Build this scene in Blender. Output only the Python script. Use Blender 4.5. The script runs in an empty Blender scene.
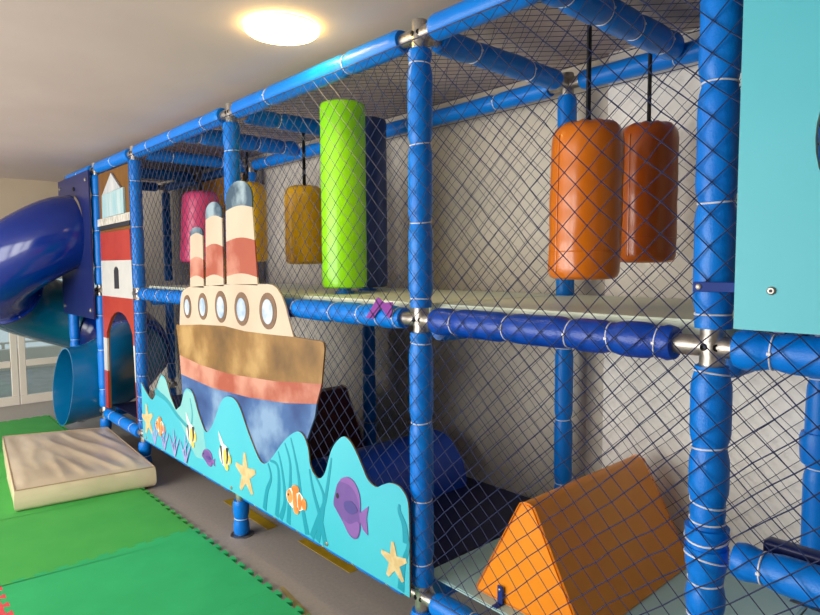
import bpy, bmesh, math, random
from mathutils import Vector, Matrix, noise
R = random.Random(7)
S = bpy.context.scene
COL = S.collection
PI = math.pi

# ------------------------------------------------------------------ materials
def lin(c):
    return tuple(((v / 255) / 12.92 if v / 255 <= .04045 else ((v / 255 + .055) / 1.055) ** 2.4) for v in c) + (1,)

def mat(name, c, rough=.5, c2=None, scale=4, metal=0, coat=0, bump=None, detail=3, spec=.5, sharp=(.35, .65), c3=None, stretch=None):
    m = bpy.data.materials.new(name); m.use_nodes = True
    nt = m.node_tree; N = nt.nodes; Lk = nt.links
    p = N['Principled BSDF']
    p.inputs['Base Color'].default_value = lin(c)
    p.inputs['Roughness'].default_value = rough
    p.inputs['Metallic'].default_value = metal
    p.inputs['Specular IOR Level'].default_value = spec
    p.inputs['Coat Weight'].default_value = coat
    p.inputs['Coat Roughness'].default_value = .15
    tc = N.new('ShaderNodeTexCoord'); src = tc.outputs['Object']
    if stretch:
        mp = N.new('ShaderNodeMapping'); mp.inputs['Scale'].default_value = stretch
        Lk.new(src, mp.inputs['Vector']); src = mp.outputs['Vector']
    if c2:
        n = N.new('ShaderNodeTexNoise'); n.inputs['Scale'].default_value = scale; n.inputs['Detail'].default_value = detail
        r = N.new('ShaderNodeValToRGB')
        r.color_ramp.elements[0].position = sharp[0]; r.color_ramp.elements[1].position = sharp[1]
        r.color_ramp.elements[0].color = lin(c); r.color_ramp.elements[1].color = lin(c2)
        if c3:
            e = r.color_ramp.elements.new((sharp[0] + sharp[1]) / 2); e.color = lin(c3)
        Lk.new(src, n.inputs['Vector']); Lk.new(n.outputs['Fac'], r.inputs['Fac']); Lk.new(r.outputs['Color'], p.inputs['Base Color'])
    if bump:
        n2 = N.new('ShaderNodeTexNoise'); n2.inputs['Scale'].default_value = bump[0]; n2.inputs['Detail'].default_value = 3
        b = N.new('ShaderNodeBump'); b.inputs['Strength'].default_value = bump[1]; b.inputs['Distance'].default_value = .01
        Lk.new(src, n2.inputs['Vector']); Lk.new(n2.outputs['Fac'], b.inputs['Height']); Lk.new(b.outputs['Normal'], p.inputs['Normal'])
    return m

def emit(name, c, s):
    m = bpy.data.materials.new(name); m.use_nodes = True
    p = m.node_tree.nodes['Principled BSDF']
    p.inputs['Base Color'].default_value = lin(c)
    p.inputs['Emission Color'].default_value = lin(c); p.inputs['Emission Strength'].default_value = s
    return m

def glass(name, c=(235, 242, 240)):
    m = bpy.data.materials.new(name); m.use_nodes = True
    nt = m.node_tree; nt.nodes.clear()
    o = nt.nodes.new('ShaderNodeOutputMaterial'); mx = nt.nodes.new('ShaderNodeMixShader')
    t = nt.nodes.new('ShaderNodeBsdfTransparent'); t.inputs[0].default_value = lin(c)
    g = nt.nodes.new('ShaderNodeBsdfGlossy'); g.inputs['Roughness'].default_value = .02
    mx.inputs[0].default_value = .07
    nt.links.new(t.outputs[0], mx.inputs[1]); nt.links.new(g.outputs[0], mx.inputs[2]); nt.links.new(mx.outputs[0], o.inputs[0])
    return m

M = {}
M['blue'] = mat('blue_vinyl', (0, 119, 222), .34, (0, 127, 226), 9, bump=(220, .12), spec=.32)
M['navy_vinyl'] = mat('indigo_vinyl', (0, 62, 164), .33, (4, 70, 172), 9, bump=(160, .18), spec=.4)
M['tie'] = mat('white_nylon', (225, 226, 228), .4)
M['steel'] = mat('galvanised_steel', (196, 190, 180), .38, (150, 146, 140), 30, metal=.85, bump=(90, .1))
M['dark_steel'] = mat('dark_bolt', (40, 40, 44), .4, metal=.8)
M['net'] = mat('navy_net_cord', (40, 52, 94), .5, (30, 42, 80), 30)
M['cream'] = mat('mint_deck_vinyl', (216, 228, 208), .45, (222, 230, 210), 3, bump=(14, .12))
M['aqua_deck'] = mat('pale_aqua_deck_vinyl', (176, 218, 220), .42, (188, 224, 222), 3, bump=(9, .2))
M['navy_pad'] = mat('dark_navy_pad', (14, 20, 66), .45, (20, 26, 76), 5, bump=(12, .1))
M['orange'] = mat('orange_vinyl', (222, 120, 6), .28, (210, 108, 4), 5, bump=(7, .12), coat=.3, stretch=(1, 1, .35))
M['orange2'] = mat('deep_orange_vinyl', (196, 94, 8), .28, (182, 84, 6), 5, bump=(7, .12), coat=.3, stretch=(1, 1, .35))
M['wedge'] = mat('amber_vinyl', (250, 150, 8), .4, (246, 142, 6), 3, bump=(6, .15), coat=.1)
M['maroon'] = mat('maroon_vinyl', (92, 34, 36), .5, (102, 40, 40), 4)
M['yellow'] = mat('yellow_vinyl', (255, 200, 0), .38, (248, 188, 0), 5, bump=(7, .2), coat=.2)
M['pink'] = mat('pink_vinyl', (226, 78, 128), .38, (216, 70, 118), 5, bump=(7, .2), coat=.2)
M['lime'] = mat('lime_vinyl', (150, 236, 0), .35, (142, 228, 0), 4, bump=(8, .1), coat=.2)
M['navy_roller'] = mat('navy_roller_vinyl', (18, 48, 112), .4, (22, 54, 120), 4, bump=(8, .1), coat=.15)
M['bolster'] = mat('royal_blue_vinyl', (10, 72, 200), .35, (14, 80, 206), 4, coat=.2)
M['black'] = mat('black_webbing', (14, 14, 18), .75, bump=(300, .2))
M['slide_blue'] = mat('dark_blue_slide_plastic', (0, 36, 122), .16, (0, 42, 130), 2, coat=.2)
M['slide_teal'] = mat('deep_teal_slide_plastic', (0, 84, 112), .2, (0, 90, 118), 2, coat=.3)
M['slide_exit'] = mat('teal_blue_slide_plastic', (6, 112, 168), .22, (8, 118, 172), 2, coat=.3)
M['navy_board'] = mat('indigo_board', (26, 38, 96), .35, (30, 42, 102), 3)
M['ochre'] = mat('ochre_board', (236, 170, 50), .55, (220, 152, 40), 3, stretch=(1, 1, .3))
M['lh_back'] = mat('brown_board', (128, 86, 26), .55, (110, 72, 20), 4, stretch=(2, 1, .5))
M['white_paint'] = mat('white_print', (206, 206, 202), .45, (196, 198, 194), 5)
M['grey_roof'] = mat('pale_roof_print', (214, 214, 214), .4, (176, 186, 190), 6, stretch=(6, 1, .6))
M['lamp_room'] = mat('lantern_room_print', (150, 196, 206), .4, (196, 214, 216), 5, stretch=(5, 1, .6))
M['gallery'] = mat('gallery_print', (226, 224, 214), .4, (176, 170, 156), 20, stretch=(3, 1, 1))
M['dark_print'] = mat('dark_print', (44, 46, 52), .5)
M['red_print'] = mat('brick_red_print', (176, 58, 42), .45, (166, 50, 36), 4)
M['brown_wash'] = mat('ochre_wash_print', (104, 76, 36), .5, (182, 148, 92), 3.4, detail=6, c3=(140, 104, 52), sharp=(.34, .68))
M['coral_wash'] = mat('coral_wash_print', (164, 80, 60), .5, (202, 144, 124), 3.6, detail=6, sharp=(.42, .62))
M['blue_wash'] = mat('sea_blue_wash_print', (30, 66, 126), .5, (126, 158, 196), 3.0, detail=6, c3=(58, 98, 156), sharp=(.38, .66))
M['slate_wash'] = mat('slate_wash_print', (50, 80, 102), .5, (150, 174, 186), 7, detail=5, sharp=(.48, .68))
M['cream_print'] = mat('cream_print', (206, 190, 168), .5, (196, 178, 156), 3, detail=4)
M['porthole_ring'] = mat('brown_ring_print', (104, 80, 62), .5, (126, 98, 76), 10)
M['porthole_glass'] = mat('pale_blue_print', (150, 178, 206), .4, (196, 210, 224), 12, sharp=(.4, .6))
M['wood_edge'] = mat('board_edge', (150, 118, 80), .6)
M['sea'] = mat('aqua_print', (62, 184, 206), .45, (74, 192, 210), 1.6, detail=1)
M['sea_light'] = mat('pale_aqua_print', (132, 198, 200), .45, (120, 192, 198), 3)
M['sea_dark'] = mat('teal_weed_print', (16, 148, 172), .45)
M['sea_mid'] = mat('turquoise_band_print', (36, 158, 176), .45)
M['star'] = mat('sand_star_print', (218, 194, 144), .5, (206, 176, 122), 30, sharp=(.4, .6))
M['clown'] = mat('orange_fish_print', (232, 124, 52), .4, (240, 160, 90), 20)
M['fish_white'] = mat('white_fish_print', (244, 238, 226), .4)
M['fish_black'] = mat('black_fish_print', (36, 36, 44), .4)
M['fish_yellow'] = mat('yellow_fish_print', (236, 202, 96), .4)
M['tang'] = mat('violet_fish_print', (114, 80, 156), .45, (106, 74, 150), 14)
M['tang_dark'] = mat('dark_violet_print', (80, 66, 142), .45)
M['tang_light'] = mat('light_violet_print', (134, 90, 168), .45)
M['coral_print'] = mat('lilac_coral_print', (150, 146, 214), .4, (172, 170, 224), 20)
M['teal_board'] = mat('turquoise_board', (82, 190, 206), .5, (86, 193, 208), 2)
M['board_edge'] = mat('pale_board_edge', (190, 222, 218), .5)
M['dome'] = mat('smoky_dome', (96, 112, 108), .55, (106, 122, 118), 4)
M['bracket'] = mat('blue_bracket_steel', (22, 54, 134), .6, (20, 50, 126), 8, spec=.25)
M['mattress'] = mat('beige_vinyl', (224, 206, 174), .34, (214, 194, 162), 3, bump=(8, .25), coat=.15)
M['piping'] = mat('beige_piping', (170, 146, 114), .5)
M['tile'] = mat('green_foam', (40, 178, 104), .8, (46, 186, 110), 5, bump=(260, .15))
M['tile_b'] = mat('grass_green_foam', (72, 178, 78), .8, (64, 172, 74), 4, bump=(260, .15))
M['tile_red'] = mat('coral_red_foam', (226, 76, 84), .8, bump=(260, .15))
M['floor'] = mat('grey_vinyl_floor', (168, 160, 152), .6, (180, 172, 162), 60, bump=(120, .05), sharp=(.3, .7))
M['tape'] = mat('yellow_floor_tape', (196, 160, 20), .6, (180, 146, 24), 14)
M['khaki'] = mat('khaki_tape', (178, 160, 104), .6, (164, 146, 92), 14)
M['wall'] = mat('grey_plaster', (216, 208, 194), .85, (206, 198, 184), 2.2, bump=(60, .1))
M['wall_lit'] = mat('lit_plaster', (246, 242, 235), .85, (240, 235, 226), 3, bump=(70, .12))  # wall plaster whitened: brighter light on this stretch is put into the colour
M['wall_far'] = mat('beige_plaster', (196, 180, 156), .85, (190, 174, 150), 2)
M['ceiling'] = mat('ceiling_paint', (200, 186, 179), .85, (194, 180, 173), 1.5)
M['white_frame'] = mat('white_door_frame', (228, 220, 206), .45)
M['glass'] = glass('clear_glass')
M['outside'] = mat('pale_terrace', (176, 176, 172), .8, (160, 160, 156), 5)
M['lamp'] = emit('lamp_diffuser', (255, 216, 130), 26)
M['lamp_rim'] = mat('white_lamp_rim', (230, 226, 216), .4)
M['purple'] = mat('purple_ribbon', (122, 54, 144), .7, (136, 66, 152), 12, spec=.2)
M['tie_dark'] = M['dark_steel']

# ------------------------------------------------------------------ mesh helpers
def link(name, bm, m, parent=None, smooth=True, loc=None):
    me = bpy.data.meshes.new(name); bm.normal_update(); bm.to_mesh(me); bm.free()
    ms = m if isinstance(m, (list, tuple)) else [m]
    for x in ms: me.materials.append(M[x] if isinstance(x, str) else x)
    if smooth:
        for p in me.polygons: p.use_smooth = True
        me.set_sharp_from_angle(angle=math.radians(38))
    o = bpy.data.objects.new(name, me); COL.objects.link(o)
    if parent: o.parent = parent; o.matrix_parent_inverse = Matrix.Translation(-Vector(parent.location)) if parent.parent is None else Matrix.Identity(4)
    if loc is not None: o.location = loc
    return o

def tag(o, label=None, cat=None, group=None, kind=None):
    if label: o['label'] = label
    if cat: o['category'] = cat
    if group: o['group'] = group
    if kind: o['kind'] = kind
    return o

def empty(name, label, cat, loc=(0, 0, 0), group=None):
    o = bpy.data.objects.new(name, None); COL.objects.link(o); o.location = loc; o.empty_display_size = .1
    return tag(o, label, cat, group)

def box(bm, lo, hi, bev=0, seg=2, mi=0):
    r = bmesh.ops.create_cube(bm, size=1)
    vs = r['verts']
    for v in vs: v.co = Vector([lo[i] + (v.co[i] + .5) * (hi[i] - lo[i]) for i in range(3)])
    fs = set(f for v in vs for f in v.link_faces)
    for f in fs: f.material_index = mi
    if bev:
        es = list(set(e for v in vs for e in v.link_edges))
        bmesh.ops.bevel(bm, geom=es, offset=bev, segments=seg, affect='EDGES', profile=.5)
    return bm

def B(lo, hi, bev=0, seg=2):
    bm = bmesh.new(); return box(bm, lo, hi, bev, seg)

def frame_of(d):
    d = d.normalized(); a = Vector((0, 0, 1)) if abs(d.z) < .9 else Vector((0, 1, 0))
    u = d.cross(a).normalized(); v = d.cross(u).normalized()
    return u, v

def lathe(bm, p0, p1, prof, n=20, cap=True, mi=0, wob=0, seed=0):
    """prof: list of (t along axis in metres from p0, radius)"""
    p0 = Vector(p0); d = (Vector(p1) - p0).normalized(); u, v = frame_of(d)
    rings = []
    for t, r in prof:
        ring = []
        for k in range(n):
            a = 2 * PI * k / n
            rr = r * (1 + (wob * noise.noise(Vector((math.cos(a) * 1.5 + seed, math.sin(a) * 1.5, t * 9))) if wob else 0))
            ring.append(bm.verts.new(p0 + d * t + u * (rr * math.cos(a)) + v * (rr * math.sin(a))))
        rings.append(ring)
    for a, b in zip(rings, rings[1:]):
        for k in range(n):
            f = bm.faces.new((a[k], a[(k + 1) % n], b[(k + 1) % n], b[k])); f.material_index = mi
    if cap:
        bm.faces.new(rings[0][::-1]).material_index = mi; bm.faces.new(rings[-1]).material_index = mi
    bmesh.ops.recalc_face_normals(bm, faces=bm.faces)
    return bm

def plate(bm, pts, yf, t, mi=0, plane='xz', bev=0):
    """polygon extruded by t; plane xz: pts (x,z), front face at y=yf and the back at yf+t; plane xy: pts (x,y), bottom at z=yf"""
    mk = (lambda p, k: (p[0], yf + k, p[1])) if plane == 'xz' else (lambda p, k: (p[0], p[1], yf + k))
    a = [bm.verts.new(mk(p, 0)) for p in pts]; b = [bm.verts.new(mk(p, t)) for p in pts]
    fs = [bm.faces.new(a), bm.faces.new(b[::-1])]
    n = len(pts)
    for i in range(n): fs.append(bm.faces.new((a[i], b[i], b[(i + 1) % n], a[(i + 1) % n])))
    for f in fs: f.material_index = mi
    bmesh.ops.recalc_face_normals(bm, faces=fs)
    if bev:
        es = list(set(e for f in fs[:2] for e in f.edges))
        bmesh.ops.bevel(bm, geom=es, offset=bev, segments=2, affect='EDGES')
    return bm

def P(pts, yf, t, mi=0, plane='xz', bev=0):
    return plate(bmesh.new(), pts, yf, t, mi, plane, bev)

def tube(bm, pts, r, n=8, closed=False, mi=0, cap=True):
    pts = [Vector(p) for p in pts]; rings = []
    m = len(pts); pu = None
    for i, p in enumerate(pts):
        a = pts[(i - 1) % m] if closed or i else p; b = pts[(i + 1) % m] if closed or i < m - 1 else p
        d = (b - a).normalized()
        if pu is None: pu, _ = frame_of(d)
        u = (pu - d * pu.dot(d)).normalized(); pu = u; v = d.cross(u)
        rr = r(i / (m - 1)) if callable(r) else r
        rings.append([bm.verts.new(p + u * (rr * math.cos(2 * PI * k / n)) + v * (rr * math.sin(2 * PI * k / n))) for k in range(n)])
    L2 = list(zip(rings, rings[1:])) + ([(rings[-1], rings[0])] if closed else [])
    for a, b in L2:
        for k in range(n): bm.faces.new((a[k], a[(k + 1) % n], b[(k + 1) % n], b[k])).material_index = mi
    if not closed and cap:
        bm.faces.new(rings[0][::-1]).material_index = mi; bm.faces.new(rings[-1]).material_index = mi
    return bm

def T(pts, r, n=8, closed=False):
    return tube(bmesh.new(), pts, r, n, closed)

def catmull(pts, n=6, closed=True):
    out = []; m = len(pts)
    for i in range(m if closed else m - 1):
        p0, p1, p2, p3 = [pts[(i + k) % m] if closed else pts[min(max(i + k, 0), m - 1)] for k in (-1, 0, 1, 2)]
        for k in range(n):
            t = k / n
            out.append(tuple(.5 * (2 * p1[j] + (p2[j] - p0[j]) * t + (2 * p0[j] - 5 * p1[j] + 4 * p2[j] - p3[j]) * t * t + (3 * p1[j] - p0[j] - 3 * p2[j] + p3[j]) * t ** 3) for j in range(len(p1))))
    if not closed: out.append(tuple(pts[-1]))
    return out

def ell(cx, cz, rx, rz, n=28, tilt=0):
    return [(cx + rx * math.cos(2 * PI * k / n) * math.cos(tilt) - rz * math.sin(2 * PI * k / n) * math.sin(tilt),
             cz + rx * math.cos(2 * PI * k / n) * math.sin(tilt) + rz * math.sin(2 * PI * k / n) * math.cos(tilt)) for k in range(n)]

# ------------------------------------------------------------------ room
X0, X1, Y0, Y1, H = -6.73, 4.6, -4.6, 1.17, 2.71
def st(name, bm, m, parent=None, smooth=False):
    o = link(name, bm, m, parent, smooth)
    if parent is None: o['kind'] = 'structure'
    return o
st('floor', B((X0 - .12, Y0 - .12, -.12), (X1 + .12, Y1 + .12, 0)), 'floor')
st('ceiling', B((X0 - .12, Y0 - .12, H), (X1 + .12, Y1 + .12, H + .12)), 'ceiling')
st('wall_back', B((X0 - .12, Y1, 0), (X1 + .12, Y1 + .12, H)), 'wall')
st('wall_right', B((X1, Y0, 0), (X1 + .12, Y1, H)), 'wall')
st('trim_1', B((.17, Y1 - .05, 0), (1.09, Y1, H)), 'wall_lit')  # pilaster, its whiter colour standing in for stronger light

def wall_with_holes(name, m, axis, pos, thick, a0, a1, holes):
    """wall spanning a0..a1 (x or y) with holes (h0,h1,z0,z1)"""
    bm = bmesh.new()
    def put(b0, b1, z0, z1):
        if b1 - b0 < 1e-4 or z1 - z0 < 1e-4: return
        if axis == 'y': box(bm, (b0, pos, z0), (b1, pos + thick, z1))
        else: box(bm, (pos, b0, z0), (pos + thick, b1, z1))
    c = a0
    for h0, h1, z0, z1 in sorted(holes):
        put(c, h0, 0, H); put(h0, h1, 0, z0); put(h0, h1, z1, H); c = h1
    put(c, a1, 0, H)
    return st(name, bm, m)
WIN = [(-5.7, -4.3, .08, 2.5), (-4.1, -2.7, .08, 2.5), (-2.5, -1.1, .08, 2.5), (-.9, .5, .08, 2.5)]
wall_with_holes('wall_front', 'wall', 'y', Y0 - .12, .12, X0, X1, WIN)
for i, (a, b, z0, z1) in enumerate(WIN):
    bm = bmesh.new(); w = .05
    for lo, hi in (((a, z0), (b, z0 + w)), ((a, z1 - w), (b, z1)), ((a, z0 + w), (a + w, z1 - w)), ((b - w, z0 + w), (b, z1 - w)), (((a + b) / 2 - w / 2, z0 + w), ((a + b) / 2 + w / 2, z1 - w))):
        box(bm, (lo[0], Y0 - .09, lo[1]), (hi[0], Y0 - .03, hi[1]), .004, 1)
    f = st('window_%d' % (i + 1), bm, 'white_frame')
    link('pane', B((a + w, Y0 - .064, z0 + w), (b - w, Y0 - .058, z1 - w)), 'glass', f, False)

# far wall with a pair of glazed doors
DY0, DY1, DZ = -.93, .78, 2.06
wall_with_holes('wall_left', 'wall_far', 'x', X0 - .12, .12, Y0, Y1, [(DY0, DY1, 0, DZ)])
bm = bmesh.new(); fx0, fx1 = X0 - .09, X0 - .02
for lo, hi in (((DY0, 0), (DY0 + .05, DZ)), ((DY1 - .05, 0), (DY1, DZ)), ((DY0 + .05, DZ - .05), (DY1 - .05, DZ))):
    box(bm, (fx0, lo[0], lo[1]), (fx1, hi[0], hi[1]), .004, 1)
door = st('door_1', bm, 'white_frame')
mid = -.315
for a, b in ((DY0 + .055, mid - .004), (mid + .004, DY1 - .055)):
    bm = bmesh.new(); w = .075
    for lo, hi in (((a, .01), (b, .12)), ((a, DZ - .06 - w), (b, DZ - .06)), ((a, .12), (a + w, DZ - .06 - w)), ((b - w, .12), (b, DZ - .06 - w)),
                   ((a + w, .47), (b - w, .55)), ((a + w, 1.52), (b - w, 1.57)), ((a + w, 1.66), (b - w, 1.70)), ((a + w, 1.79), (b - w, 1.83))):
        box(bm, (fx0 + .015, lo[0], lo[1]), (fx1 - .015, hi[0], hi[1]), .006, 1)
    leaf = link('door_leaf', bm, 'white_frame', door, False)
    link('pane', B((fx0 + .032, a + w, .12), (fx0 + .038, b - w, DZ - .06 - w)), 'glass', leaf, False)
st('ground', B((X0 - 6, -6, -.14), (X0 - .13, 6, -.02)), 'outside')
bm = bmesh.new(); box(bm, (X0 - 3.4, -5, -.02), (X0 - 3.25, 5, .32)); box(bm, (X0 - 3.42, -5, .40), (X0 - 3.36, 5, .43))
for k in range(11): box(bm, (X0 - 3.41, -5 + k, .32), (X0 - 3.37, -4.96 + k, .40))
st('wall_terrace', bm, 'white_frame')

# floor tape
for i, (a, b, y, lab) in enumerate(((-2.24, -1.60, .19, 'yellow tape strip on grey floor beside the small blue post foot'), (-1.33, -.80, .245, 'yellow tape strip on grey floor under the purple fish end of the sea panel'))):
    tag(link('floor_tape', B((a, y - .037, .0003), (b, y + .037, .0016)), 'tape', None, False), lab, 'tape', 'yellow floor tape under the frame')
tag(link('edge_tape', P([(-.93, -.13), (-.5, -.175), (-.1, -.14), (-.1, -.21), (-.6, -.215), (-.93, -.15)], .0003, .0012, plane='xy'), 'khaki', None, False), 'khaki strip of tape on grey floor along the green mat edge', 'tape')

# ceiling lamp
LX, LY = -.585, -.272
lamp = empty('ceiling_lamp', 'round glowing flush lamp on the ceiling', 'lamp', (LX, LY, H))
bm = bmesh.new(); lathe(bm, (LX, LY, H - .001), (LX, LY, H - .1), [(0, .15), (.02, .152), (.024, .148)], 40)
link('rim', bm, 'lamp_rim', lamp)
bm = bmesh.new(); lathe(bm, (LX, LY, H - .012), (LX, LY, H - .2), [(0, .158), (.003, .161), (.008, .160), (.016, .150), (.022, .115), (.026, .06), (.027, .01)], 40)
link('diffuser', bm, 'lamp', lamp)

# ------------------------------------------------------------------ play frame
ZB, ZM, ZT, D = .2836, 1.4503, 2.58, 1.02
XP = {'G': -5.45, 'A': -4.44, 'B': -3.363, 'C': -1.648, 'D': 0, 'E': 1.148, 'F': 2.264}
frame = empty('play_frame', 'blue padded tube frame of the soft play with white cable ties', 'play frame', (0, 0, 0))

def sleeve(p0, p1, r, ties, m, name, seed, dip=.17, tie_r=.0026):
    p0, p1 = Vector(p0), Vector(p1); Ln = (p1 - p0).length; d = (p1 - p0) / Ln
    n = max(8, int(Ln / .018)); prof = []
    def rad(t):
        q = r
        for s in ties: q -= r * dip * math.exp(-((t - s) / .022) ** 2)
        q *= 1 + .035 * noise.noise(Vector((t * 5, seed, 0)))
        e = min(t, Ln - t)
        return q * (1 - .12 * math.exp(-(e / .008) ** 2))
    for k in range(n + 1):
        t = Ln * k / n; prof.append((t, rad(t)))
    bm = bmesh.new(); lathe(bm, p0, p1, prof, 22, True, wob=.035, seed=seed)
    o = link(name, bm, m, frame)
    u, v = frame_of(d)
    rr = random.Random(seed)
    for s in ties:
        c = p0 + d * s; q = rad(s) + tie_r * .6; tl = rr.uniform(-.16, .16); ph = rr.uniform(0, 6)
        pts = [c + u * q * math.cos(a) + v * q * math.sin(a) + d * (q * tl * math.cos(a + ph)) for a in [2 * PI * k / 24 for k in range(24)]]
        bm = T(pts, tie_r, 6, True)
        hp = pts[0]; box(bm, hp - Vector((.005, .005, .004)), hp + Vector((.005, .005, .004)), .001, 1)
        link('cable_tie', bm, 'tie', o)
    return o

def clamp(x, y, z, dirs, r=.032):
    bm = bmesh.new()
    lathe(bm, (x, y, z - .062), (x, y, z + .052), [(0, r * .96), (.01, r), (.104, r), (.114, r * .96)], 18)
    for dx, dy, dz in dirs:
        lathe(bm, (x, y, z), (x + dx, y + dy, z + dz), [(0, r * .9), (.07, r * .9), (.10, r * .86)], 18)
    o = link('clamp', bm, 'steel', frame)
    for dz in (0,):
        for ang in (-1.9, -.9):
            dv = Vector((math.cos(ang), math.sin(ang), 0)); c = Vector((x, y, z + dz)) + dv * r * .9
            b2 = bmesh.new(); lathe(b2, c, c + dv, [(0, .010), (.007, .010), (.008, .005), (.0045, .0045)], 12)
            link('bolt', b2, 'dark_steel', o)
    return o

def even(z0, z1, step, seed):
    rr = random.Random(seed); n = max(1, int((z1 - z0) / step)); return [(z1 - z0) * (k + .5) / n + rr.uniform(-.02, .02) for k in range(n)]

seed = 1
for k, x in XP.items():
    for y in (0, D):
        r = .052 if k in 'EF' else .0495
        if y > 0: r = .047
        segs = [(.012, ZB - .06), (ZB + .055, ZM - .052), (ZM + .05, ZT - .06)]
        for j, (z0, z1) in enumerate(segs):
            ties = None
            if k == 'E' and y == 0:
                ties = [[.1], [z - z0 for z in (.70, .80, .97, 1.02, 1.176, 1.38)], [z - z0 for z in (1.537, 1.834, 2.14, 2.42)]][j]
            elif k == 'D' and y == 0:
                ties = [[.1], [z - z0 for z in (.434, .702, 1.03, 1.356)], [z - z0 for z in (1.535, 1.844, 2.152, 2.464)]][j]
            elif k == 'B' and y == 0 and j == 1:
                ties = even(z0, z1, .165, 3)
            else:
                ties = even(z0, z1, .27, seed) if j else [(z1 - z0) * .45]
            o = sleeve((x, y, z0), (x, y, z1), r, ties, 'blue', 'padded_post', seed); seed += 1
        dirs = [(1, 0, 0), (-1, 0, 0)] if k not in 'GF' else [(1 if k == 'G' else -1, 0, 0)]
        for z in (ZB, ZM, ZT):
            if k == 'G' and z != ZT and y == 0: continue
            if y > 0 and z == ZM: z = ZM - .05
            clamp(x, y, z, dirs + ([(0, 1 if y == 0 else -1, 0)] if z == ZT else []))
        # foot plate
        bm = bmesh.new(); lathe(bm, (x, y, 0), (x, y, .02), [(0, .07), (.006, .07), (.007, .034), (.014, .033)], 20)
        link('foot_plate', bm, 'steel', frame)
ks = 'GABCDEF'
for a, b in zip(ks, ks[1:]):
    xa, xb = XP[a], XP[b]
    for y in (0, D):
        for z, nm in ((ZB, 'b'), (ZM if y == 0 else ZM - .05, 'm'), (ZT, 't')):
            if a == 'G' and nm in 'bm' or a == 'A' and nm == 'm' and y == 0: continue
            m = 'blue'; ties = even(xa + .1, xb - .1, .24, seed)
            if nm == 'm' and y == 0 and a == 'D': m = 'navy_vinyl'; ties = [v - xa - .1 for v in (.20, .46, .709, .859, 1.0)]
            if nm == 'm' and y == 0 and a == 'C': ties = [v - xa - .1 for v in (-1.3, -.95, -.603, -.381, -.258, -.13)]
            if nm == 't': ties = even(xa + .1, xb - .1, .5, seed)
            if a == 'E' and y == 0 and nm == 'm': ties = [.05, .5, .8]
            r = .05 if y == 0 else .046
            if nm == 'b' and a in 'BC' and y == 0: r = .042
            if nm == 'm' and y == 0 and a in 'DE': r = .053
            ga = .062 if (a == 'E' and nm == 'm') else .085
            sleeve((xa + ga, y, z), (xb - .1, y, z), r, [t + .1 - ga for t in ties], m, 'padded_rail', seed); seed += 1
CB = [(x, ZT) for x in XP.values()] + [(-2.5, ZT), (.566, ZT)] + [(XP[k], ZM - .05) for k in 'ABCDEF'] + [(XP[k], ZB) for k in 'ABCDEF']
for x, z in CB:
    onpost = any(abs(x - q) < .01 for q in XP.values())
    g = .1 if onpost else .055
    r = .05 if onpost else .058
    if not onpost: z += .022
    sleeve((x, g, z), (x, D - g, z), r, even(g, D - g, .3 if onpost else .22, seed), 'blue', 'padded_cross_rail', seed, dip=.2 if not onpost else .15); seed += 1
# mid-height rail in the right bay with its cuffs
sleeve((XP['E'] + .075, 0, .888), (XP['F'] - .06, 0, .888), .049, [.07, .42, .75], 'blue', 'padded_rail', 501)
for z0, z1, rr in ((.835, .90, .0548), (.90, .955, .0552)):
    bm = bmesh.new(); lathe(bm, (XP['E'], 0, z0), (XP['E'], 0, z1), [(0, rr * .88), (.012, rr * .98), (z1 - z0 - .012, rr), (z1 - z0, rr * 1.03)], 22, True, wob=.03, seed=z0)
    o = link('padding_cuff', bm, 'blue', frame)
    c = [(XP['E'] + rr * 1.02 * math.cos(a), rr * 1.02 * math.sin(a), (z0 + z1) / 2 + .012 * math.cos(a + z0 * 40)) for a in [2 * PI * q / 24 for q in range(24)]]
    link('cable_tie', T(c, .0027, 6, True), 'tie', o)
bm = bmesh.new(); lathe(bm, (XP['E'] , D, .9), (XP['E'], D, 1.02), [(0, .058), (.02, .062), (.1, .064), (.12, .058)], 20, True, wob=.08, seed=3)
link('padding_cuff', bm, 'blue', frame)

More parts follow.
